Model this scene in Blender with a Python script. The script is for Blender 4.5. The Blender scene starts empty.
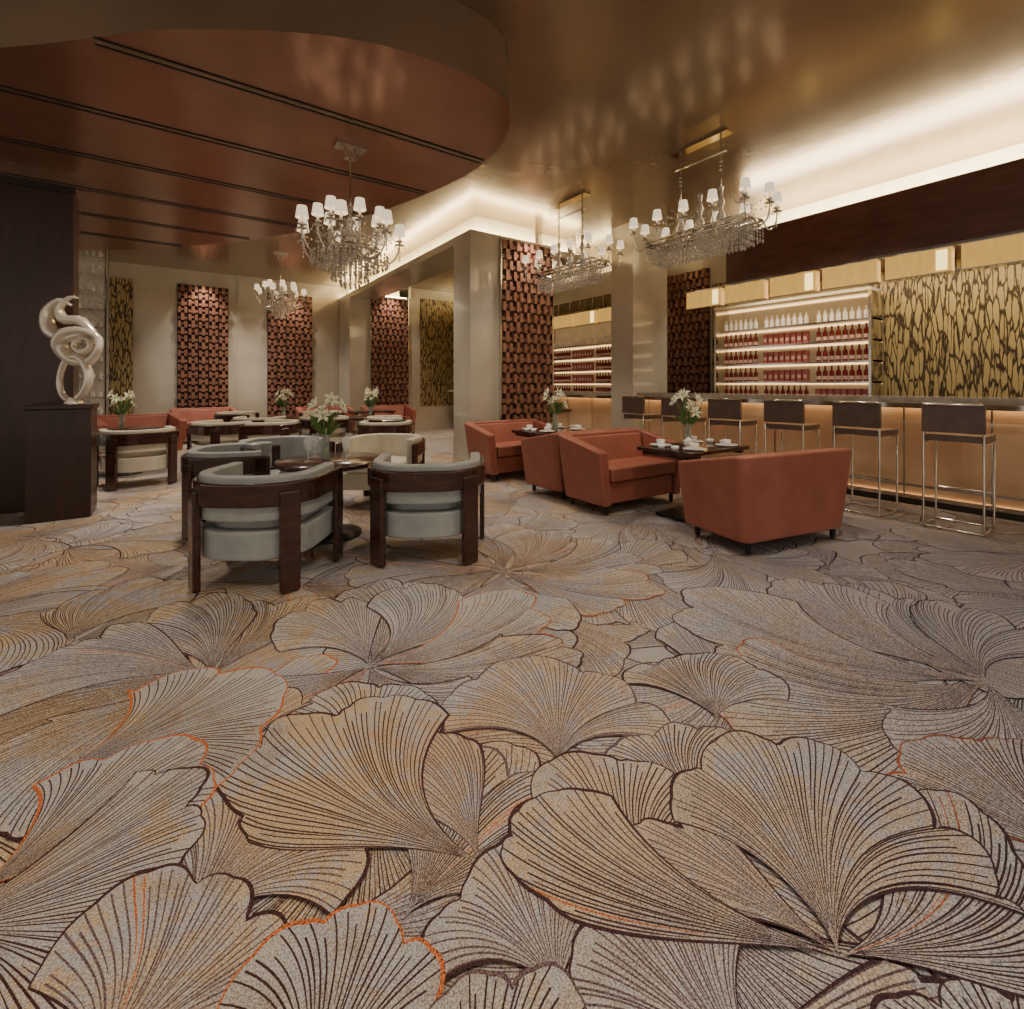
import bpy, math, random, bmesh
from mathutils import Vector, Matrix
random.seed(11)
R=math.radians
CA=math.cos(R(35.07)); SA=math.sin(R(35.07))
def g(xc,d): return (xc*CA+d*SA, -xc*SA+d*CA)
H=3.8       # main ceiling
# ------------------------------------------------ materials
def s2l(c):
    return tuple(((x/255)/12.92 if x/255<=0.04045 else ((x/255+0.055)/1.055)**2.4) for x in c)+(1,)
def pm(name,c1,c2=None,scale=6,rough=.5,metal=0,bump=0,bscale=40,emit=None,es=0,coat=0,trans=0,stretch=(1,1,1),alpha=1,rvar=0,detail=4):
    m=bpy.data.materials.new(name); m.use_nodes=True
    nt=m.node_tree; N=nt.nodes; L=nt.links
    b=N['Principled BSDF']
    tc=N.new('ShaderNodeTexCoord'); mp=N.new('ShaderNodeMapping'); mp.inputs['Scale'].default_value=stretch
    L.new(tc.outputs['Object'],mp.inputs['Vector'])
    n=N.new('ShaderNodeTexNoise'); n.inputs['Scale'].default_value=scale; n.inputs['Detail'].default_value=detail
    L.new(mp.outputs[0],n.inputs['Vector'])
    r=N.new('ShaderNodeValToRGB'); L.new(n.outputs['Fac'],r.inputs[0])
    r.color_ramp.elements[0].position=.35; r.color_ramp.elements[1].position=.65
    r.color_ramp.elements[0].color=s2l(c1); r.color_ramp.elements[1].color=s2l(c2 or tuple(min(255,x*1.08) for x in c1))
    L.new(r.outputs[0],b.inputs['Base Color'])
    b.inputs['Roughness'].default_value=rough; b.inputs['Metallic'].default_value=metal
    b.inputs['Coat Weight'].default_value=coat; b.inputs['Transmission Weight'].default_value=trans
    b.inputs['Alpha'].default_value=alpha
    if rvar:
        mr=N.new('ShaderNodeMapRange'); mr.inputs['To Min'].default_value=max(0,rough-rvar); mr.inputs['To Max'].default_value=rough+rvar
        L.new(n.outputs['Fac'],mr.inputs['Value']); L.new(mr.outputs[0],b.inputs['Roughness'])
    if bump:
        n2=N.new('ShaderNodeTexNoise'); n2.inputs['Scale'].default_value=bscale; L.new(mp.outputs[0],n2.inputs['Vector'])
        bp=N.new('ShaderNodeBump'); bp.inputs['Strength'].default_value=bump; bp.inputs['Distance'].default_value=.01
        L.new(n2.outputs['Fac'],bp.inputs['Height']); L.new(bp.outputs[0],b.inputs['Normal'])
    if emit:
        b.inputs['Emission Color'].default_value=s2l(emit); b.inputs['Emission Strength'].default_value=es
    return m
M={}
M['ceil']=pm('bronze_lacquer',(160,141,120),(172,153,131),1.2,.23,.65,.16,5,rvar=.04)
M['bulk']=pm('bulkhead_lacquer',(132,112,94),(144,122,104),1.5,.24,.5,.06,9)
M['redwood']=pm('ceiling_copper_panel',(146,104,86),(158,114,94),1.4,.22,.45,.1,14)
M['seam']=pm('seam_dark',(30,20,16),rough=.4)
M['marble']=pm('polished_wall',(182,173,156),(194,186,169),1.4,.12,.05,.02,5,coat=.4)
M['cream']=pm('cove_cream',(245,234,205),rough=.7)
M['darkwood']=pm('dark_walnut',(44,22,15),(58,30,20),3,.34,0,.05,60,coat=.08,stretch=(6,6,1))
M['chairwood']=pm('chair_walnut',(46,25,18),(66,36,26),5,.22,0,.03,60,coat=.5,stretch=(1,1,5))
M['grey']=pm('grey_leather',(144,148,146),(158,161,158),8,.4,0,.12,60)
M['creaml']=pm('cream_leather',(196,188,168),(208,200,182),8,.45,0,.12,60)
M['terra']=pm('terracotta_leather',(148,86,70),(162,97,80),5,.42,0,.12,45)
M['chrome']=pm('chrome',(200,194,182),rough=.14,metal=1)
M['blk']=pm('black_metal',(22,18,16),rough=.35)
M['stoolpad']=pm('stool_leather',(84,66,58),(98,78,68),9,.3,0,.1,60)
M['shade']=pm('lamp_shade',(235,226,208),rough=.7,emit=(255,232,198),es=.85)
M['crystal']=pm('crystal',(250,246,238),(176,168,154),60,.05,.4,detail=2)
M['redpanel']=pm('carved_copper_wood',(134,92,75),(156,112,91),7,.33,.15,.2,40)
M['redback']=pm('carved_panel_recess',(58,32,24),rough=.6)
M['counter']=pm('counter_stone',(150,138,120),(176,164,146),12,.12,0,coat=.3)
M['peach']=pm('bar_front_panel',(214,176,138),(226,190,152),2,.1,.25,.03,20,coat=.6)
M['bwood']=pm('soffit_wood',(76,44,36),(90,54,44),3,.22,0,.03,40,stretch=(4,1,4))
M['lampbox']=pm('fabric_shade',(196,160,94),(220,186,118),14,.7,emit=(255,198,100),es=.55,stretch=(1,1,.3))
M['lampmid']=pm('bulb_glow',(255,230,160),rough=.7,emit=(255,225,140),es=2.5)
M['strip']=pm('cove_strip',(255,240,200),rough=.7,emit=(255,232,182),es=36)
M['led']=pm('led_strip',(255,230,190),rough=.7,emit=(255,218,165),es=6)
M['sled']=pm('shelf_led',(255,225,180),rough=.7,emit=(255,208,145),es=3)
M['shelfback']=pm('shelf_back',(186,170,142),rough=.5,emit=(255,218,160),es=.12)
M['white']=pm('porcelain',(235,232,225),rough=.2)
M['bottle']=pm('bottle_glass_red',(124,34,40),(156,52,56),20,.12)
M['box']=pm('gift_box_pink',(170,88,88),(196,116,110),14,.45)
M['label']=pm('bottle_label',(225,190,180),rough=.5)
M['glass']=pm('glass',(235,235,230),rough=.03,alpha=.28)
M['leaf']=pm('leaf_green',(70,98,44),(96,124,60),14,.5)
M['petal']=pm('lily_petal',(240,238,205),(250,250,230),30,.5)
M['sculpt']=pm('sculpture_polished_ivory',(224,215,197),(238,230,214),5,.16,.3,coat=.5)
def gold():
    m=bpy.data.materials.new('gold_bark'); m.use_nodes=True; nt=m.node_tree; N=nt.nodes; L=nt.links; b=N['Principled BSDF']
    tc=N.new('ShaderNodeTexCoord'); mp=N.new('ShaderNodeMapping'); mp.inputs['Scale'].default_value=(23,23,3.4)
    L.new(tc.outputs['Object'],mp.inputs[0])
    n=N.new('ShaderNodeTexNoise'); n.inputs['Scale'].default_value=.8; n.inputs['Detail'].default_value=3; L.new(mp.outputs[0],n.inputs['Vector'])
    mx=N.new('ShaderNodeVectorMath'); mx.operation='MULTIPLY_ADD'; L.new(n.outputs['Color'],mx.inputs[0]); mx.inputs[1].default_value=(1.4,1.4,1.4); L.new(mp.outputs[0],mx.inputs[2])
    v=N.new('ShaderNodeTexVoronoi'); v.feature='DISTANCE_TO_EDGE'; v.inputs['Scale'].default_value=1.0
    L.new(mx.outputs[0],v.inputs['Vector'])
    r=N.new('ShaderNodeValToRGB'); r.color_ramp.elements[0].position=.055; r.color_ramp.elements[1].position=.13
    r.color_ramp.elements[0].color=s2l((58,44,26)); r.color_ramp.elements[1].color=s2l((172,152,104))
    L.new(v.outputs['Distance'],r.inputs[0]); L.new(r.outputs[0],b.inputs['Base Color'])
    b.inputs['Roughness'].default_value=.38; b.inputs['Metallic'].default_value=.2
    bp=N.new('ShaderNodeBump'); bp.inputs['Strength'].default_value=.6; bp.inputs['Distance'].default_value=.01
    L.new(r.outputs[0],bp.inputs['Height']); L.new(bp.outputs[0],b.inputs['Normal'])
    return m
M['gold']=gold()
def carpetmat(name,kind):
    m=bpy.data.materials.new(name); m.use_nodes=True; nt=m.node_tree; N=nt.nodes; L=nt.links; b=N['Principled BSDF']
    b.inputs['Roughness'].default_value=.92; b.inputs['Specular IOR Level'].default_value=.12
    tc=N.new('ShaderNodeTexCoord')
    def noise(s,d=4,ro=.5,off=0):
        n=N.new('ShaderNodeTexNoise'); n.inputs['Scale'].default_value=s; n.inputs['Detail'].default_value=d; n.inputs['Roughness'].default_value=ro
        if off:
            mp=N.new('ShaderNodeMapping'); mp.inputs['Location'].default_value=(off,off,0); L.new(tc.outputs['Object'],mp.inputs[0]); L.new(mp.outputs[0],n.inputs['Vector'])
        else: L.new(tc.outputs['Object'],n.inputs['Vector'])
        return n.outputs['Fac']
    def ramp(f,p0,c0,p1,c1):
        r=N.new('ShaderNodeValToRGB'); e=r.color_ramp.elements; e[0].position=p0;e[1].position=p1
        e[0].color=c0; e[1].color=c1; L.new(f,r.inputs[0]); return r.outputs[0]
    def mix(f,a,c,mode='MIX'):
        x=N.new('ShaderNodeMixRGB'); x.blend_type=mode
        if isinstance(f,float): x.inputs[0].default_value=f
        else: L.new(f,x.inputs[0])
        for i,q in ((1,a),(2,c)):
            if isinstance(q,tuple): x.inputs[i].default_value=q
            else: L.new(q,x.inputs[i])
        return x.outputs[0]
    W=(1,1,1,1);K=(0,0,0,1)
    fleck=ramp(noise(230,2,.6),.40,K,.6,W)
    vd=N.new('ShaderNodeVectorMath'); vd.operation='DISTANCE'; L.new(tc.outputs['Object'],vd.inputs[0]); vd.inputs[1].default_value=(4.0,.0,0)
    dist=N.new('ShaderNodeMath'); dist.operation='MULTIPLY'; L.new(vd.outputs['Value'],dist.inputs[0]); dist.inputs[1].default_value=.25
    corner_shade=ramp(dist.outputs[0],.3,(.85,.85,.85,1),.95,K)  # painted shade: dark blue-grey falloff in the carpet colour, right of the camera
    if kind=='fill':
        at=N.new('ShaderNodeAttribute'); at.attribute_name='tone'
        ar=N.new('ShaderNodeAttribute'); ar.attribute_name='rad'
        add=N.new('ShaderNodeMath'); add.operation='MULTIPLY_ADD'; L.new(at.outputs['Fac'],add.inputs[0]); add.inputs[1].default_value=.14; L.new(noise(1.3,12,.8),add.inputs[2])
        col=mix(ramp(add.outputs[0],.54,K,.60,W),s2l((196,162,114)),s2l((186,178,170)))
        col=mix(ramp(noise(1.6,12,.85,5),.50,K,.545,(.95,.95,.95,1)),col,s2l((174,174,180)))
        col=mix(ramp(noise(1.3,11,.82,11),.54,K,.61,(.7,.7,.7,1)),col,s2l((144,120,102)))
        col=mix(ramp(noise(.9,12,.82,17),.57,K,.63,(.8,.8,.8,1)),col,s2l((196,142,94)))
        col=mix(corner_shade,col,s2l((98,101,120)))
        col=mix(ramp(ar.outputs['Fac'],.0,(.7,.7,.7,1),.55,K),col,s2l((116,98,96)))
        dk=mix(.38,col,K); lt=mix(.34,col,s2l((240,234,224)))
        col=mix(fleck,dk,lt)
    else:
        c={'brown':(66,44,43),'lilac':(98,80,80),'orange':(172,98,58)}[kind]
        col=mix(fleck,s2l(tuple(x*.7 for x in c)),s2l(tuple(min(255,x*1.4) for x in c)))
        col=mix(corner_shade,col,s2l((42,40,54)))
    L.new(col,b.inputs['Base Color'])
    return m
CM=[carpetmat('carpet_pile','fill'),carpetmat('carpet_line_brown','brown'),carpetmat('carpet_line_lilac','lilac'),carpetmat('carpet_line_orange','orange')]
# ------------------------------------------------ mesh builder
class MB:
    def __init__(s): s.v=[];s.f=[];s.mi=[];s.sm=[];s.mats=[];s.M=Matrix.Identity(4)
    def mat(s,k):
        if k not in s.mats: s.mats.append(k)
        return s.mats.index(k)
    def add(s,vs,fs,k,smooth=False):
        b=len(s.v); i=s.mat(k)
        s.v+=[tuple(s.M@Vector(v)) for v in vs]
        for f in fs: s.f.append([b+q for q in f]); s.mi.append(i); s.sm.append(smooth)
    def box(s,x0,x1,y0,y1,z0,z1,k):
        s.add([(x0,y0,z0),(x1,y0,z0),(x1,y1,z0),(x0,y1,z0),(x0,y0,z1),(x1,y0,z1),(x1,y1,z1),(x0,y1,z1)],
              [(0,3,2,1),(4,5,6,7),(0,1,5,4),(1,2,6,5),(2,3,7,6),(3,0,4,7)],k)
    def prism(s,poly,z0,z1,k,smooth=False):
        n=len(poly)
        s.add([(x,y,z0) for x,y in poly]+[(x,y,z1) for x,y in poly],
              [tuple(range(n))[::-1],tuple(range(n,2*n))]+[(i,(i+1)%n,n+(i+1)%n,n+i) for i in range(n)],k)
    def lathe(s,prof,k,cx=0,cy=0,n=20,cap=True):
        vs=[];fs=[]
        for r,z in prof:
            for i in range(n):
                a=2*math.pi*i/n; vs.append((cx+r*math.cos(a),cy+r*math.sin(a),z))
        for j in range(len(prof)-1):
            for i in range(n):
                fs.append((j*n+i,j*n+(i+1)%n,(j+1)*n+(i+1)%n,(j+1)*n+i))
        s.add(vs,fs,k,True)
        if cap:
            for j in (0,len(prof)-1):
                if prof[j][0]>1e-4: s.add(vs[j*n:(j+1)*n],[tuple(range(n))],k)
    def tube(s,pts,r,k,n=8,closed=False,flat=1.0):
        P=[Vector(p) for p in pts]; m=len(P); vs=[];fs=[]
        up=Vector((0,0,1))
        pu=None
        for i in range(m):
            a=P[(i-1)%m] if (closed or i>0) else P[i]; b=P[(i+1)%m] if (closed or i<m-1) else P[i]
            t=(b-a).normalized()
            if pu is None:
                pu=t.cross(up)
                if pu.length<.05: pu=t.cross(Vector((1,0,0)))
            u=(pu-t*pu.dot(t)); u.normalize(); pu=u
            w=t.cross(u)
            rr=r[i] if isinstance(r,(list,tuple)) else r
            for j in range(n):
                an=2*math.pi*j/n; vs.append(tuple(P[i]+u*rr*math.cos(an)*flat+w*rr*math.sin(an)))
        mm=m if closed else m-1
        for i in range(mm):
            for j in range(n):
                fs.append((i*n+j,i*n+(j+1)%n,((i+1)%m)*n+(j+1)%n,((i+1)%m)*n+j))
        if not closed: fs+= [tuple(range(n))[::-1],tuple(range((m-1)*n,m*n))]
        s.add(vs,fs,k,True)
    def octa(s,x,y,z,r,h,k):
        s.add([(x+r,y,z),(x,y+r,z),(x-r,y,z),(x,y-r,z),(x,y,z+h),(x,y,z-h)],
              [(0,1,4),(1,2,4),(2,3,4),(3,0,4),(1,0,5),(2,1,5),(3,2,5),(0,3,5)],k)
    def mesh(s,name):
        me=bpy.data.meshes.new(name); me.from_pydata(s.v,[],s.f)
        for k in s.mats: me.materials.append(M[k])
        me.polygons.foreach_set('material_index',s.mi); me.polygons.foreach_set('use_smooth',s.sm)
        bm=bmesh.new(); bm.from_mesh(me); bmesh.ops.recalc_face_normals(bm,faces=bm.faces); bm.to_mesh(me); bm.free()
        me.update(); return me
def put(me,name,loc=(0,0,0),rz=0,bevel=0,seg=2,parent=None,scale=None):
    o=bpy.data.objects.new(name,me); bpy.context.scene.collection.objects.link(o)
    o.location=loc; o.rotation_euler=(0,0,rz)
    if scale: o.scale=scale
    if bevel:
        b=o.modifiers.new('bevel','BEVEL'); b.width=bevel; b.segments=seg; b.limit_method='ANGLE'; b.angle_limit=R(40)
    if parent: o.parent=parent
    return o
def crom(pts,sub=10,closed=True):
    out=[];n=len(pts)
    rng=range(n) if closed else range(n-1)
    for i in rng:
        idx=[(i+q)%n if closed else min(n-1,max(0,i+q)) for q in (-1,0,1,2)]
        p0,p1,p2,p3=[Vector(pts[q]) for q in idx]
        for j in range(sub):
            t=j/sub; out.append(tuple(.5*((2*p1)+(p2-p0)*t+(2*p0-5*p1+4*p2-p3)*t*t+(3*p1-p0-3*p2+p3)*t**3)))
    if not closed: out.append(tuple(pts[-1]))
    return out
# ------------------------------------------------ floor carpet
class Fl: v=[];f=[];m=[];tone=[];rad=[]
STEP=1.0e-4; lev=[]
def strip(pts,ws,z,mi,tone=.5):
    b=len(Fl.v); n=len(pts)
    for i in range(n):
        a=pts[max(i-1,0)]; c=pts[min(i+1,n-1)]
        dx,dy=c[0]-a[0],c[1]-a[1]; l=math.hypot(dx,dy) or 1; nx,ny=-dy/l,dx/l; w=ws[i]/2
        Fl.v.append((pts[i][0]+nx*w,pts[i][1]+ny*w,z)); Fl.v.append((pts[i][0]-nx*w,pts[i][1]-ny*w,z))
        Fl.tone+= [tone,tone]; Fl.rad+=[1,1]
    for i in range(n-1):
        Fl.f.append((b+2*i,b+2*i+1,b+2*i+3,b+2*i+2)); Fl.m.append(mi)
def petal(fx,fy,dr,half,Rr,nsc=4,bend=0,tone=None,lc=None,sp=.021,asym=0,wob=None,lob=1):
    cx=fx+math.cos(dr)*Rr*.55; cy=fy+math.sin(dr)*Rr*.55; cr=Rr*.64
    l=0
    for (a,b_,c,e) in lev:
        if e>=l and (a-cx)**2+(b_-cy)**2<(c+cr)**2: l=e+1
    lev.append((cx,cy,cr,l)); z=l*STEP
    tone=random.uniform(.0,.95) if tone is None else tone
    N=max(8,int(2*half*Rr*.85/sp)); Sg=14
    p1=random.uniform(0,6);p2=random.uniform(0,6);p3=random.uniform(0,6)
    wob=random.uniform(-.5,.5)*min(.22,half*.2) if wob is None else wob
    def rr(t):
        ph=nsc*(t+1)/2+.3*math.sin(2.6*t+p1)
        sc=abs(math.sin(math.pi*ph))**.6
        return Rr*(1-.24*abs(t)**3)*(.80+lob*(.12*sc+.08*math.sin(3.4*t+p2)+.02*abs(math.sin(13*t+p3))))*(1+asym*t)
    def P(s,t,e=1):
        an=dr+half*t*(.25*s+.75*s**.5)+bend*s*s+wob*math.sin(4.2*s+1.8*t+p1)*s
        r=rr(t)*s*e
        return (fx+r*math.cos(an),fy+r*math.sin(an))
    nt=max(44,N)
    b=len(Fl.v)
    for i in range(Sg+1):
        s_=i/Sg
        for j in range(nt+1):
            t=-1+2*j/nt; x,y=P(s_,t); Fl.v.append((x,y,z)); Fl.tone.append(tone); Fl.rad.append(s_)
    w=nt+1
    for i in range(Sg):
        for j in range(nt):
            Fl.f.append((b+i*w+j,b+(i+1)*w+j,b+(i+1)*w+j+1,b+i*w+j+1)); Fl.m.append(0)
    lc=random.choice([1]*9+[2,2,3]) if lc is None else lc
    rc=random.choice([1,2,1])
    og=random.uniform(-1,1) if random.random()<.16 else 9
    for j in range(N+1):
        t=-1+2*(j+.5+random.uniform(-.2,.2))/(N+1)
        s0=(.05,.36,.16,.5)[j%4]+random.uniform(0,.05)
        e0=random.choice([1,1,.97,.9])
        pts=[P(s0+(e0-s0)*q/12,t) for q in range(13)]
        wd=random.uniform(.75,1.15)
        strip(pts,[(.0014+.0028*min(1,q/6))*wd for q in range(13)],z+STEP*.33,3 if abs(t-og)<.05 else rc)
    edge=[]
    ne=nt*2
    for q in range(12): edge.append(P(.05+.95*q/12,-1))
    for j in range(ne+1): edge.append(P(1,-1+2*j/ne))
    for q in range(11,-1,-1): edge.append(P(.05+.95*q/12,1))
    L=len(edge)
    strip(edge,[(.0075+.003*math.sin(i*.17+p1))*min(1,.25+min(i,L-1-i)/14) for i in range(L)],z+STEP*.66,lc)
Fl.v+=[(-7,-4,-STEP),(9,-4,-STEP),(9,15,-STEP),(-7,15,-STEP)]; Fl.f.append((0,1,2,3)); Fl.m.append(0); Fl.tone+=[.5]*4; Fl.rad+=[1]*4
cand=[];cand0=[]
y=-1.5; row=0
while y<13.5:
    x=-5+(row%2)*.5
    while x<7.6:
        bx=x+random.uniform(-.3,.3); by=y+random.uniform(-.3,.3)
        d=bx*SA+by*CA; xc=bx*CA-by*SA
        if d>.0 and abs(xc)<d*1.25+1.6:
            a0=random.uniform(0,6.28)
            for i in range(3 if d<6 else 2):
                cand.append((bx,by,a0+(i-1)*random.uniform(.75,1.2),random.uniform(.6,1.0),random.uniform(.6,.98)))
            for i in range(3 if (row%2==0 or d<3) else 1): cand0.append((bx+.3,by+.3,a0+i*2.1,1.15,.95))
        x+=1.0
    y+=.9; row+=1
random.shuffle(cand)
for c in cand0+cand:
    far=(c[0]*SA+c[1]*CA)>5.5
    petal(*c,nsc=random.randint(2,4),bend=random.uniform(-.45,.45),sp=.042 if far else .023)
def gp(xc,d,deg,hdeg,Rr,**k):
    x,y=g(xc,d); petal(x,y,R(deg)-R(35.07),R(hdeg),Rr,**k)
for a,h,r in ((95,32,1.2),(50,36,1.0),(135,34,1.1),(5,30,1.15),(175,30,1.2),(215,36,.9),(320,34,1.0),(262,36,.85)): gp(-.05,3.16,a,h,r,bend=.25,nsc=3)
for a,h,r in ((90,34,1.0),(60,32,.9),(125,32,1.1),(165,32,1.3),(200,30,1.2),(240,34,.9)): gp(1.96,1.98,a,h,r,bend=-.25,nsc=3)
for a,h,r in ((85,38,.85),(120,34,.95),(195,32,1.05),(160,32,1.0),(235,36,.8)): gp(-1.27,2.02,a,h,r,bend=.25,nsc=3)
for a,h,r in ((90,32,.95),(120,34,.8),(60,36,.9),(20,32,1.05),(345,30,.95),(215,36,.75),(250,34,.6),(300,38,.6)): gp(-.62,2.09,a,h,r,bend=.2,nsc=3)
gp(.75,1.75,80,66,.5,nsc=3); gp(.15,1.55,85,74,.62,nsc=4,tone=.1)
gp(.55,1.35,95,60,.42,nsc=3,tone=.3)
gp(-.25,1.1,60,70,.62,nsc=4,tone=.6); gp(.35,1.12,105,66,.5,nsc=3,tone=.2)
gp(-.5,1.50,105,64,.5,nsc=3); gp(-.85,1.5,140,62,.55,nsc=4)
gp(-.75,1.05,80,70,.5,nsc=4,tone=.3)
gp(-.08,1.228,112,36,.60,bend=.3,nsc=3,tone=.2); gp(-.08,1.228,155,32,.95,bend=-.25,nsc=3,tone=.4)
gp(-1.45,1.5,40,60,.7,nsc=3,tone=.7)
gp(-1.3,1.15,60,60,.55,nsc=4,tone=.8); gp(-1.35,1.05,20,54,.66,nsc=3,tone=.85,lc=1)
gp(.1,.95,105,70,.40,nsc=3,tone=.8);gp(.45,.82,125,60,.45,nsc=3)
gp(-.75,.80,80,64,.45,nsc=3,tone=.2); gp(-.35,.74,80,64,.40,nsc=4,lc=3,tone=.7); gp(-.02,.64,110,60,.42,nsc=3)
gp(1.5,1.15,95,64,.6,nsc=3,tone=.65); gp(1.25,.8,70,60,.5,nsc=3,tone=.65); gp(.9,.70,95,60,.34,nsc=3)
gp(.70,1.03,8,34,.75,bend=.25,nsc=3,tone=.7,lc=1)
gp(.70,1.03,133,30,.50,bend=.15,nsc=3,tone=.35,lc=1)
gp(.70,1.03,166,19,.90,bend=-.2,nsc=2,tone=.3,lc=1,lob=.35,wob=0)
gp(.70,1.03,68,58,.70,nsc=5,tone=.1,lc=1,asym=-.1,wob=.04)
me=bpy.data.meshes.new('floor'); me.from_pydata(Fl.v,[],Fl.f)
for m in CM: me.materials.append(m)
me.polygons.foreach_set('material_index',Fl.m)
for nm,dat in (('tone',Fl.tone),('rad',Fl.rad)):
    a=me.attributes.new(nm,'FLOAT','POINT'); a.data.foreach_set('value',dat)
me.update()
top=(max(l[3] for l in lev)+1)*STEP
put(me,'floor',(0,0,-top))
# ------------------------------------------------ room shell
b=MB(); b.box(-8,7.75,13.0,13.15,0,H,'marble')
b.box(-1.16,-.73,12.97,13.0,.6,3.47,'gold')
b.box(1.2,1.66,12.97,13.0,0,H,'marble')
put(b.mesh('wall_back'),'wall_back')
b=MB(); b.box(7.6,7.75,-4,13.0,0,H,'marble'); put(b.mesh('wall_right'),'wall_right')
b=MB(); b.box(-8,7.75,-3,13.15,H,H+.1,'ceil'); put(b.mesh('ceiling'),'ceiling')
b=MB(); b.box(7.57,7.6,-4,4.78,.9,2.95,'gold'); b.box(7.57,7.6,5.8,12,.9,2.95,'gold'); put(b.mesh('wall_covering_gold'),'gold_wall_covering')
b=MB(); b.box(5.12,7.57,12.0,12.12,0,H,'marble'); b.box(5.4,6.6,11.97,12.0,.65,3.55,'gold'); put(b.mesh('wall_partition'),'wall_partition')
bp=[g(*p) for p in [(-3.24,3.02),(-1.93,2.86),(-.75,3.02),(-.02,3.72),(-.6,5.0),(-2.94,6.65),(-6.3,7.55),(-9.5,7.2),(-10.5,5.4),(-9,3.8),(-6,3.25)]]
bp=crom(bp,12)
ZB=3.34
b=MB(); n=len(bp)
b.add([(x,y,ZB) for x,y in bp]+[(x,y,H) for x,y in bp],[(i,(i+1)%n,n+(i+1)%n,n+i) for i in range(n)],'bulk',True)
b.add([(x,y,ZB) for x,y in bp],[tuple(range(n))],'redwood')
def xint(yy):
    xs=[]
    for i in range(n):
        (x0,y0),(x1,y1)=bp[i],bp[(i+1)%n]
        if (y0-yy)*(y1-yy)<0: xs.append(x0+(yy-y0)/(y1-y0)*(x1-x0))
    return min(xs),max(xs)
for k in range(6):
    yy=3.89+k*1.0
    try: x0,x1=xint(yy)
    except: continue
    for o in (-.035,.035): b.box(x0+.03,x1-.03,yy+o-.008,yy+o+.008,ZB-.008,ZB,'seam')
    b.box(x0+.03,x1-.03,yy-.025,yy+.025,ZB-.003,ZB,'bulk')
put(b.mesh('ceiling_bulkhead'),'ceiling_bulkhead')
def carved(b,x0,x1,z0,z1,y,nc=5,nr=18):
    b.box(x0,x1,y-.02,y,z0,z1,'redback')
    w=(x1-x0)/nc; h=(z1-z0)/nr
    for i in range(nc):
        for j in range(nr):
            cx=x0+w*(i+.5); cz=z0+h*(j+.5)
            dp=.05+.03*((i+j)%2)
            if (i+j)%2==0:
                b.box(cx-w*.44,cx+w*.44,y-dp,y-.015,cz-h*.36,cz-h*.02,'redpanel')
                b.box(cx-w*.16,cx+w*.16,y-dp-.025,y-.015,cz-h*.5,cz+h*.5,'redpanel')
            else:
                b.box(cx-w*.44,cx-w*.16,y-dp,y-.015,cz-h*.48,cz+h*.36,'redpanel')
                b.box(cx+w*.16,cx+w*.44,y-dp,y-.015,cz-h*.48,cz+h*.36,'redpanel')
                b.box(cx-w*.16,cx+w*.16,y-dp+.03,y-.015,cz-h*.12,cz+h*.18,'redpanel')
def column(x0,x1,y0,y1,panel=None,crown=True):
    b=MB()
    b.box(x0,x1,y0,y1,0,3.5 if crown else H,'marble')
    b.box(x0-.012,x1+.012,y0-.012,y1+.012,0,.1,'chrome')
    if crown:
        b.box(x0+.22,x1-.22,y0+.22,y1,3.5,H,'cream')
        b.box(x0+.08,x1-.08,y0+.08,y0+.13,3.5,3.53,'strip'); b.box(x0+.08,x0+.13,y0+.13,y1,3.5,3.53,'strip')
    put(b.mesh('column'),'column')
    if panel:
        q=MB(); carved(q,panel[0],panel[1],.62,3.45,y0-.002); 
        for xx in (panel[0]-.02,panel[1]): q.box(xx,xx+.02,y0-.06,y0-.002,.6,3.47,'chrome')
        put(q.mesh('carved_wall_panel'),'carved_wall_panel')
column(3.53,5.12,6.09,6.6,(4.05,5.04))
column(3.53,5.12,12.0,12.97,(4.05,5.04))
column(5.9,6.75,5.09,5.55,None,False)
for x0,x1 in ((.04,1.02),(1.84,2.87)):
    q=MB(); carved(q,x0,x1,.1,3.47,12.99,5,21); put(q.mesh('carved_wall_panel'),'carved_wall_panel')
q=MB(); q.M=Matrix.Translation((7.59,5.28,0))@Matrix.Rotation(R(-90),4,'Z'); carved(q,-.44,.44,.65,3.25,-.0,5,17); put(q.mesh('carved_wall_panel'),'carved_wall_panel')
b=MB(); b.box(3.53,4.2,6.6,12.0,3.38,3.5,'marble'); b.box(3.75,3.9,6.6,12.0,3.5,H,'cream'); b.box(3.61,3.66,6.6,12.0,3.5,3.53,'strip'); put(b.mesh('cove_beam'),'cove_beam')
b=MB(); b.box(5.12,5.9,6.2,6.6,3.38,3.5,'marble'); b.box(5.12,5.9,6.4,6.5,3.5,H,'cream'); b.box(5.12,5.9,6.28,6.33,3.5,3.53,'strip'); put(b.mesh('cove_beam'),'cove_beam')
b=MB(); b.box(6.6,6.68,-4,3.95,2.7,3.38,'bwood'); b.box(6.68,7.57,-4,3.95,2.7,2.78,'bwood'); b.box(6.68,7.57,3.87,3.95,2.78,3.38,'bwood')
b.box(6.68,7.57,-4,3.87,3.28,3.33,'cream'); b.box(6.78,6.84,-4,3.8,3.33,3.36,'strip')
b.box(7.4,7.57,-4,3.95,3.38,H,'cream'); put(b.mesh('bar_soffit'),'bar_soffit')
b=MB(); b.box(6.75,7.57,5.75,12,2.95,3.38,'marble'); b.box(6.9,6.96,5.8,12,3.38,3.41,'strip'); b.box(7.4,7.57,5.75,12,3.38,H,'cream'); put(b.mesh('bar_soffit'),'bar_soffit')
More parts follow.
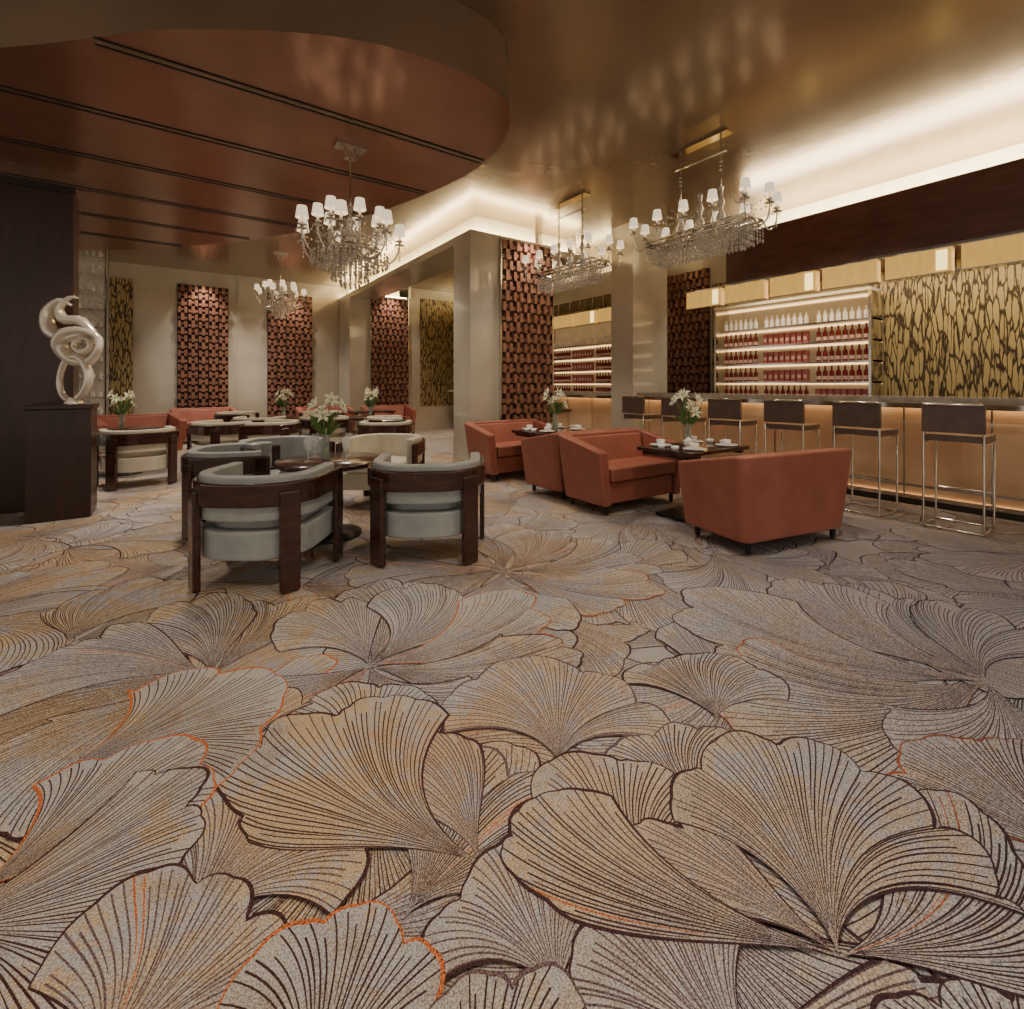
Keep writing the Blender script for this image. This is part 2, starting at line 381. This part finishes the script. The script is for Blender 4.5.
def barlamps(i0,i1,zc):
    b=MB()
    for i in range(i0,i1):
        y0=.17+i*.65
        b.box(6.64,6.76,y0,y0+.57,2.42,2.67,'lampbox')
        for zz in (2.405,2.67): b.box(6.63,6.77,y0-.01,y0+.58,zz,zz+.012,'chrome')
        for o in (.1,.45): b.box(6.68,6.70,y0+o,y0+o+.02,2.68,zc,'chrome')
        if i%2==0: b.box(6.632,6.64,y0+.03,y0+.12,2.44,2.65,'lampmid')
    b.box(6.67,6.73,.17+i0*.65,.17+i1*.65,2.682,2.699,'chrome')
    put(b.mesh('bar_pendant_lights'),'bar_pendant_lights')
barlamps(-4,7,2.699)
barlamps(9,14,2.94)
def counter(y0,y1):
    b=MB(); b.box(5.98,6.75,y0,y1,1.04,1.1,'counter'); b.box(6.02,6.06,y0,y1,.99,1.04,'chrome')
    b.box(6.15,6.7,y0,y1,.08,1.04,'peach'); b.box(6.18,6.7,y0,y1,0,.08,'blk')
    b.box(6.09,6.12,y0,y1,1.01,1.04,'led'); b.box(6.135,6.15,y0,y1,.085,.10,'led')
    yy=y0+.02
    while yy<y1: b.box(6.143,6.15,yy,yy+.012,.1,1.0,'chrome'); yy+=.65
    b.box(6.12,6.135,y0,y1,.07,.11,'chrome')
    b.box(6.07,6.09,y0,y1,.2,.225,'chrome')
    put(b.mesh('bar_counter'),'bar_counter')
counter(-3.5,5.07); counter(5.57,11.5)
def shelf(y0,y1,z1=2.42):
    b=MB(); b.box(7.52,7.565,y0,y1,1.0,z1,'shelfback')
    for yy in (y0,y1-.03): b.box(7.15,7.565,yy,yy+.03,0.9,z1,'chrome')
    zs=[1.0,1.27,1.54,1.81,2.08]
    for z in zs: b.box(7.2,7.565,y0,y1,z-.025,z,'chrome'); b.box(7.5,7.515,y0,y1,z-.04,z-.025,'sled')
    b.box(7.5,7.515,y0,y1,z1-.02,z1,'sled')
    b.box(7.13,7.565,y0,y1,z1,z1+.04,'marble')
    b.box(7.2,7.56,y0,y1,0,.9,'darkwood')
    for z in zs:
        yy=y0+.1; c=0
        while yy<y1-.08:
            c+=1
            if c%9:
                if z==zs[4]: b.lathe([(.028,z),(.03,z+.1),(.012,z+.13),(.012,z+.17)],'white',7.3,yy,8)
                elif (c//9+int(z*10))%3==1:
                    b.box(7.26,7.33,yy-.03,yy+.03,z,z+.17,'box'); b.box(7.255,7.26,yy-.02,yy+.02,z+.05,z+.1,'label')
                else:
                    h=.215
                    b.lathe([(.030,z),(.032,z+h*.6),(.012,z+h*.76),(.012,z+h)],'bottle',7.3,yy,8)
                    b.lathe([(.0335,z+h*.12),(.0335,z+h*.34)],'label',7.3,yy,8,False)
            yy+=.08
    put(b.mesh('liquor_shelf'),'liquor_shelf')
shelf(2.34,4.48); shelf(6.6,8.9,2.6)
# ------------------------------------------------ bar stool
b=MB(); w=.19
for sx in (-w,w):
    b.tube([(sx,-w,0.010),(sx,-w,1.04)],.009,'chrome',8)
    b.tube([(sx,w,0.010),(sx,w,.74)],.009,'chrome',8)
    b.tube([(sx,-w,.010),(sx,w,.010)],.009,'chrome',8); b.tube([(sx,-w,.73),(sx,w,.73)],.009,'chrome',8)
for z in (.010,.3): b.tube([(-w,w,z),(w,w,z)],.009,'chrome',8)
b.tube([(-w,-w,.010),(w,-w,.010)],.009,'chrome',8)
b.box(-.2,.2,-.18,.2,.745,.8,'stoolpad'); b.box(-.2,.2,-.205,-.165,.82,1.05,'stoolpad'); b.tube([(-w,-w-.02,1.055),(w,-w-.02,1.055)],.012,'chrome',8)
stool=b.mesh('bar_stool')
for i in range(-2,6): put(stool,'bar_stool',(5.5,1.17+.68*i,0),R(-90)+random.uniform(-.06,.06),.01)
for yy in (6.5,7.3,8.1): put(stool,'bar_stool',(5.5,yy,0),R(-90),.01)
# ------------------------------------------------ lounge chair (faces +Y)
def upath(w,d0,d1,r,n=10):
    pts=[(-w,d1)]
    for i in range(n+1):
        a=math.pi+ (math.pi/2)*i/n; pts.append((-w+r+r*math.cos(a),d0+r+r*math.sin(a)))
    for i in range(n+1):
        a=1.5*math.pi+(math.pi/2)*i/n; pts.append((w-r+r*math.cos(a),d0+r+r*math.sin(a)))
    pts.append((w,d1)); return pts
def uwall(b,w,d0,d1,r,th,z0,z1,k,zf=None,flare=0):
    A=upath(w,d0,d1,r); B=upath(w-th,d0+th,d1,max(.02,r-th)); n=len(A)
    vs=[];
    for (x,y) in A: vs.append((x,y,z0))
    for (x,y) in B: vs.append((x,y,z0))
    def zt(i,y):
        if zf is None: return z1
        f=max(0,min(1,(y-d0)/(d1-d0))); return z1+(zf-z1)*f**1.3
    for i,(x,y) in enumerate(A): vs.append((x*(1+flare),d0*(1+flare)+(y-d0)*(1+flare*.6),zt(i,y)))
    for i,(x,y) in enumerate(B): vs.append((x*(1+flare),d0*(1+flare)+(y-d0)*(1+flare*.6),zt(i,A[i][1])))
    fs=[]
    for i in range(n-1):
        fs+= [(i,i+1,n+i+1,n+i),(2*n+i,3*n+i,3*n+i+1,2*n+i+1),(i,2*n+i,2*n+i+1,i+1),(n+i,n+i+1,3*n+i+1,3*n+i)]
    fs+=[(0,n,3*n,2*n),(n-1,2*n-1,4*n-1,3*n-1)]
    b.add(vs,fs,k)
def lounge(k):
    b=MB()
    uwall(b,.40,-.37,.31,.34,.03,.51,.65,'chairwood')
    uwall(b,.365,-.335,.25,.305,.075,.42,.685,k)
    P=upath(.35,-.32,.33,.29); b.prism(P,.19,.36,k)
    P2=upath(.285,-.25,.35,.22); b.prism(P2,.36,.45,k)
    for sx in (-1,1):
        b.box(sx*.40-(.035 if sx>0 else 0),sx*.40+(.035 if sx<0 else 0),.20,.32,0,.65,'chairwood')
        b.M=Matrix.Translation((sx*.285,-.262,0))@Matrix.Rotation(sx*R(42),4,'Z')
        b.box(-.06,.06,-.032,.012,0,.60,'chairwood'); b.M=Matrix.Identity(4)
    return b.mesh('lounge_chair')
lg=lounge('grey'); lc=lounge('creaml')
def chair(me,x,y,deg,s=1): put(me,'lounge_chair',(x,y,0),R(deg-90),.014,3,scale=(s,s,1))
chair(lg,.48,3.46,54,.98); chair(lg,1.53,3.26,60,1.06)
chair(lg,.42,4.76,-15); chair(lg,.86,5.20,-75); chair(lc,1.80,4.85,-130)
chair(lc,-.36,7.5,100)
chair(lc,1.15,9.1,60); chair(lc,2.1,8.5,95); chair(lc,2.55,6.9,60); chair(lc,2.95,7.9,-20); chair(lc,1.0,10.9,-20); chair(lc,2.5,10.3,200); chair(lc,1.2,7.9,150); chair(lc,.55,8.3,30)
b=MB(); b.lathe([(0,.575),(.40,.575),(.42,.59),(.42,.61),(.41,.62),(0,.62)],'chairwood',n=48); b.lathe([(.05,.03),(.045,.575)],'chairwood',n=20); b.lathe([(.24,0),(.24,.02),(.06,.05)],'blk',n=32)
rt=b.mesh('round_table')
TR=(1.04,4.05)
for p in (TR,(1.65,9.75),(3.0,8.9),(-.6,8.5)): put(rt,'round_table',(*p,0))
# ------------------------------------------------ terracotta armchair (faces +Y)
def arm(wd):
    b=MB(); w=wd/2
    uwall(b,w,-.3,.3,.07,.10,.09,.72,'terra',zf=.60,flare=.14)
    b.box(-w+.09,w-.09,-.24,.27,.10,.30,'terra'); 
    b.box(-w+.09,w-.09,-.22,.31,.31,.44,'terra')
    b.add([(-w+.1,-.22,.42),(w-.1,-.22,.42),(w-.1,-.10,.42),(-w+.1,-.10,.42),(-w+.04,-.27,.69),(w-.04,-.27,.69),(w-.04,-.2,.69),(-w+.04,-.2,.69)],
              [(0,3,2,1),(4,5,6,7),(0,1,5,4),(1,2,6,5),(2,3,7,6),(3,0,4,7)],'terra')
    for sx in (-1,1):
        for yy in (-.25,.24): b.box(sx*(w-.08)-.02,sx*(w-.08)+.02,yy-.02,yy+.02,0,.1,'blk')
    return b.mesh('armchair')
am=arm(1.08)
def ac(x,y,deg): put(am,'armchair',(x,y,0),R(deg-90),.018,3)
ac(3.88,2.00,78); ac(3.78,3.40,-92); ac(3.84,4.13,90); ac(3.78,5.34,-90)
ac(2.85,11.5,-90); ac(.55,12.3,-80); ac(-.5,10.2,-70); ac(4.3,11.4,-90)
b=MB(); b.box(-.46,.46,-.29,.29,.61,.645,'chairwood'); b.box(-.05,.05,-.05,.05,.03,.61,'chairwood'); b.box(-.3,.3,-.2,.2,0,.03,'blk')
b.box(-.43,-.37,-.25,.25,.575,.61,'chairwood'); b.box(.37,.43,-.25,.25,.575,.61,'chairwood')
dt=b.mesh('dining_table')
for p in ((4.0,2.72),(3.98,4.74),(3.6,10.6)): put(dt,'dining_table',(*p,0),0,.006)
# flowers
b=MB()
b.lathe([(.03,0),(.032,.01),(.03,.14),(.045,.2)],'glass',n=16,cap=False); b.lathe([(0,0.002),(.028,.002),(.028,.1),(0,.1)],'leaf',n=12)
rf=random.Random(5)
for i in range(7):
    a=i*2.4; rr=.03+.09*rf.random(); z=.29+.19*rf.random()
    tip=(rr*math.cos(a),rr*math.sin(a),z)
    b.tube([(0,0,.05),(tip[0]*.3,tip[1]*.3,.2),tip],.004,'leaf',6)
    d=Vector((tip[0]*3,tip[1]*3,.15)).normalized(); u=d.orthogonal().normalized(); w=d.cross(u)
    for q in range(6):
        an=q*math.pi/3; e=u*math.cos(an)+w*math.sin(an); s=-u*math.sin(an)+w*math.cos(an); c=Vector(tip)
        b.add([c,c+e*.03+d*.04+s*.013,c+e*.075+d*.035,c+e*.03+d*.04-s*.013],[(0,1,2),(0,2,3)],'petal')
    b.octa(*(Vector(tip)+d*.03),.006,.015,'leaf')
for i in range(10):
    a=i*.9; e=Vector((math.cos(a),math.sin(a),0)); s=Vector((-e.y,e.x,0)); h=.22+.14*rf.random()
    b.add([e*.01+Vector((0,0,.16)),e*.06+s*.014+Vector((0,0,h)),e*.14+Vector((0,0,h+.03)),e*.06-s*.014+Vector((0,0,h))],[(0,1,2),(0,2,3)],'leaf')
fv=b.mesh('flower_vase')
for x,y,z in ((TR[0]-.03,TR[1]+.05,.621),(4.03,2.80,.646),(4.1,4.85,.646),(1.65,9.75,.621),(3.0,8.9,.621),(-.6,8.5,.621),(3.6,10.6,.646)):
    put(fv,'flower_vase',(x,y,z),random.uniform(0,6))
b=MB()
for a in (30,115,200,290):
    cx=.2*math.cos(R(a)); cy=.2*math.sin(R(a))
    b.lathe([(.032,0),(.03,.004),(.004,.01),(.004,.08),(.025,.1),(.034,.14),(.028,.19)],'glass',cx,cy,14,False)
wg=b.mesh('wine_glasses'); put(wg,'wine_glasses',(*TR,.621))
b=MB()
for sx in (-.25,.25):
    for sy in (-.18,.18):
        b.lathe([(0,.0),(.06,.0),(.10,.012),(.1,.016),(.06,.006),(0,.006)],'white',sx,sy,24)
        b.lathe([(.02,.01),(.035,.03),(.042,.06),(.038,.06),(.03,.03),(0,.015)],'white',sx,sy,16)
        b.lathe([(0,.0),(.03,.0),(.035,.035),(.03,.035),(0,.008)],'white',sx+.13*(1 if sx>0 else -1),sy*.4,12)
b.lathe([(.03,0),(.045,.03),(.03,.07),(.012,.08),(0,.09)],'white',-.08,.0,16)
ps=b.mesh('tea_set')
for x,y in ((4.0,2.72),(3.98,4.74)): put(ps,'tea_set',(x,y,.646))
# ------------------------------------------------ chandeliers
def cup(b,x,y,z):
    b.lathe([(.01,z-.02),(.035,z),(.012,z+.01),(.012,z+.07)],'chrome',x,y,10)
    b.lathe([(.052,z+.05),(.038,z+.145)],'shade',x,y,16,False); b.lathe([(0,z+.06),(.025,z+.075),(.012,z+.12),(0,z+.13)],'shade',x,y,8,False)
    b.lathe([(.045,z-.035),(.03,z-.03),(.01,z-.045)],'crystal',x,y,10)
    for q in range(4): b.octa(x,y,z-.07-.036*q,.009,.018,'crystal')
    for an in (0,1.57,3.14,4.71): b.octa(x+.042*math.cos(an),y+.042*math.sin(an),z-.055,.008,.018,'crystal')
def stem(b,x,y,h):
    b.lathe([(.0,-h+.22),(.03,-h+.2),(.012,-h+.12),(.04,-h+.05),(.015,-h-.02),(.05,-h-.1),(.02,-h-.2),(.05,-h-.26),(0,-h-.34)],'crystal',x,y,10)
def chand(W,h,n):
    b=MB()
    b.box(-.13,.13,-.07,.07,-.03,0,'chrome'); b.box(-.05,.05,-.04,.04,-.12,-.10,'chrome')
    for sx in (-.04,.04): b.tube([(sx,0,-.03),(sx,0,-.11)],.006,'chrome',6)
    b.tube([(0,0,-.11),(0,0,-h-.12)],.008,'chrome',8); stem(b,0,0,h)
    def ring(s,z,r=.008):
        b.tube([(W/2*s*math.cos(t*math.pi/16),W/2*s*math.sin(t*math.pi/16),z) for t in range(32)],r,'chrome',6,True)
    ring(.55,-h-.2,.01); ring(.34,-h-.1)
    for i in range(n):
        a=2*math.pi*(i+.5)/n; ca,sa=math.cos(a),math.sin(a); s=1 if i%2 else .62; dz=0 if i%2 else .1
        def p(f,z): return (W/2*f*ca,W/2*f*sa,z)
        b.tube(crom([p(.1,-h-.12),p(.35*s,-h-.26),p(.65*s,-h-.3+dz),p(.88*s,-h-.24+dz),p(.99*s,-h-.14+dz),p(s,-h-.06+dz)],3,False),.008,'chrome',6)
        cup(b,W/2*s*ca,W/2*s*sa,-h-.06+dz)
        for q in range(11):
            t=q/11; zz=-h+.1-.14*t-.13*math.sin(math.pi*t); f=s*t
            b.octa(W/2*f*ca,W/2*f*sa,zz,.011,.014,'crystal')
    for s,z0,cnt,m in ((.55,-h-.22,30,4),(.36,-h-.25,20,6),(.18,-h-.28,10,7),(.75,-h-.24,32,2)):
        for i in range(cnt):
            a=2*math.pi*i/cnt
            for q in range(m): b.octa(W/2*s*math.cos(a),W/2*s*math.sin(a),z0-.030*q,.012,.016,'crystal')
            b.octa(W/2*s*math.cos(a),W/2*s*math.sin(a),z0-.030*m-.012,.014,.028,'crystal')
    return b.mesh('chandelier')
def linchand(L,W,h):
    b=MB()
    b.box(-.06,.06,-.34,.34,-.03,0,'chrome')
    for my in (-.24,.24):
        b.tube([(0,my,-.02),(0,my,-h-.2)],.009,'chrome',8)
        for z in (-.3,-.34,-.38): b.octa(0,my,z,.02,.02,'crystal')
    stem(b,0,-.24,h); stem(b,0,.24,h); stem(b,0,0,h)
    b.tube([(0,-.3,-.2),(0,.3,-.2)],.012,'chrome',8)
    fx,fy=W*.28,L*.40; zf=-h-.2
    for z,k in ((zf,1),(zf-.05,.97)):
        b.tube([(-fx*k,-fy*k,z),(fx*k,-fy*k,z),(fx*k,fy*k,z),(-fx*k,fy*k,z)],.016,'chrome',6,True)
    for yy in (-.24,.24): b.tube([(-fx,yy,zf),(fx,yy,zf)],.008,'chrome',6)
    b.tube([(0,-fy,zf),(0,fy,zf)],.014,'chrome',6)
    spec=[]
    for i in range(5):
        yy=-fy+2*fy*i/4
        for sx in (-1,1): spec.append(((sx*fx,yy),(sx*W/2,yy*1.12)))
    for sy in (-1,1): spec.append(((0,sy*fy),(0,sy*L/2)))
    for (ax,ay),(bx,by) in spec:
        def p(t,z): return (ax+(bx-ax)*t,ay+(by-ay)*t,z)
        b.tube(crom([p(-.4,zf+.02),p(0,zf-.02),p(.4,zf-.09),p(.8,zf-.06),p(1,zf+.03),p(1,zf+.12)],3,False),.008,'chrome',6)
        cup(b,bx,by,zf+.13)
        for q in range(9):
            t=q/9; b.octa(bx*t,ay*.6*(1-t)+by*t,zf+.34-.14*t-.14*math.sin(math.pi*t),.010,.013,'crystal')
    for k,m in ((1,4),(.66,5),(.33,6)):
        nx,ny=6,22
        per=[(-fx*k+2*fx*k*i/nx,sy*fy*(.7+.3*k)) for i in range(nx) for sy in (-1,1)]+[(sx*fx*k,(-fy+2*fy*i/ny)*(.7+.3*k)) for i in range(ny) for sx in (-1,1)]
        for x,y in per:
            for q in range(m): b.octa(x,y,zf-.07-.03*q,.011,.016,'crystal')
            b.octa(x,y,zf-.085-.03*m,.014,.028,'crystal')
    return b.mesh('chandelier')
c1=chand(.86,.74,14); c2=linchand(1.46,.58,.76)
def light(name,kind,loc,e,col=(1,.86,.68),**k):
    l=bpy.data.lights.new(name,kind); l.energy=e; l.color=col
    for a,v in k.items(): setattr(l,a,v)
    o=bpy.data.objects.new(name,l); bpy.context.scene.collection.objects.link(o); o.location=loc; return o
for me_,x,y,z in ((c1,1.27,4.3,ZB),(c2,4.57,3.03,H),(c2,4.5,5.0,H),(c1,1.7,10.4,H)):
    put(me_,'chandelier',(x,y,z))
# ------------------------------------------------ left
b=MB(); b.box(-4.5,-.84,6.5,6.85,0,3.2,'darkwood'); b.box(-4.5,-.82,6.48,6.5,3.14,3.2,'seam'); put(b.mesh('wall_partition_dark'),'wall_left_partition')
b=MB(); b.box(-.22,.22,-.22,.22,0,1.0,'darkwood'); b.box(-.235,.235,-.235,.235,1.0,1.04,'darkwood'); put(b.mesh('pedestal'),'pedestal',(-.86,6.12,0),0,.006)
b=MB()
def bl(pts,rad,closed=False,flat=1,y=0):
    P=crom([(x,y+dy,z) for x,dy,z in pts],6,closed); m=len(P)
    if closed: r=[rad[0]*(1+rad[1]*math.sin(2*math.pi*i/m+rad[2])) for i in range(m)]
    else:
        r=[]
        for i in range(m):
            t=i/(m-1)*(len(rad)-1); a=int(min(t,len(rad)-2)); r.append(rad[a]+(rad[a+1]-rad[a])*(t-a))
    b.tube(P,r,'sculpt',14,closed,flat)
bl([(.02,0,.03),(.12,0,.14),(.14,0,.30),(.06,0,.44),(-.05,0,.40),(-.10,0,.22),(-.07,0,.08)],(.028,.2,0),True)
bl([(-.10,0,.55),(-.02,.02,.42),(.12,.02,.40),(.22,0,.50),(.22,0,.63),(.10,-.02,.69),(-.04,-.02,.66)],(.042,.35,1.5),True)
bl([(.02,.0,.55),(.08,0,.49),(.15,0,.53),(.14,0,.60),(.06,0,.62)],(.022,.2,0),True)
bl([(.10,0,.66),(-.06,0,.62),(-.18,0,.70),(-.20,0,.86),(-.10,0,.97),(.0,0,.93)],[.03,.05,.055,.045,.03,.008])
bl([(.20,0,.66),(.08,0,.78),(-.06,0,.80),(-.10,0,.90),(-.02,0,1.0),(.05,.01,1.0)],[.02,.045,.045,.03,.018,.006])
bl([(.02,0,.001),(.02,0,.06)],[.07,.04])
put(b.mesh('sculpture'),'abstract_sculpture',(-.80,6.1,1.042),R(-30),scale=(1.05,1.3,1.0))
b=MB(); b.box(-.24,.24,-.24,.24,0,.1,'chrome'); b.box(-.22,.22,-.22,.22,.1,H-.02,'glass')
for sx in (-.23,.21):
    for sy in (-.23,.21): b.box(sx,sx+.02,sy,sy+.02,0,H,'chrome')
for k in range(1,12):
    b.box(-.21,.21,-.21,.21,.1+k*.3,.115+k*.3,'chrome')
    for q in range(4): b.lathe([(.03,.115+k*.3),(.035,.2+k*.3),(.01,.25+k*.3),(.01,.3+k*.3)],'white',-.14+.09*q,-.1+.07*(q%2),8)
put(b.mesh('glass_display_column'),'glass_display_column',(-1.2,11.0,0))
# ------------------------------------------------ added fill spots, panel and bar lamps
for x,y,z,e,r in ((-1.2,1.2,H,220,.3),(1.2,.7,H,240,.4),(2.9,1.5,H,190,.3),(3.2,4.6,H,210,.18),(2.6,7.4,H,290,.18),(1.2,11.3,H,430,.18),(.2,5.6,ZB,260,.18),(-1.0,8.0,ZB,260,.18),(5.0,9.0,H,260,.18),(5.2,2.6,H,90,.18)):
    light('ceiling_fill_spot','SPOT',(x,y,z-.04),e,(1,.88,.73),spot_size=R(125),spot_blend=.9,shadow_soft_size=r)  # added fill light near the ceiling, stands for no fixture
for x,y in ((4.55,5.75),(.53,12.6),(2.35,12.6),(4.55,11.65)):
    o=light('panel_wash_lamp','SPOT',(x,y,3.74),125,(1,.86,.7),spot_size=R(80),spot_blend=.8,shadow_soft_size=.06); o.rotation_euler=(R(8),0,0)
o=light('bar_cove_lamp','AREA',(7.0,0,3.37),160,(1,.89,.68),shape='RECTANGLE',size=.2,size_y=7.8); o.rotation_euler=(R(180),0,0)
o=light('bar_back_lamp','AREA',(7.0,1,2.68),68,(1,.86,.62),shape='RECTANGLE',size=.3,size_y=6)
w=bpy.data.worlds.new('world'); bpy.context.scene.world=w; w.use_nodes=True
bg=w.node_tree.nodes['Background']; bg.inputs[0].default_value=(1,.89,.76,1); bg.inputs[1].default_value=.75
cam=bpy.data.cameras.new('camera'); co=bpy.data.objects.new('camera',cam); bpy.context.scene.collection.objects.link(co)
co.location=(0,0,1.22); co.rotation_euler=(R(90),0,R(-35.07))
cam.sensor_fit='HORIZONTAL'; cam.sensor_width=36; cam.lens=36*480/1024; cam.shift_y=-119.5/1024; cam.clip_end=60; cam.clip_start=.05
bpy.context.scene.camera=co
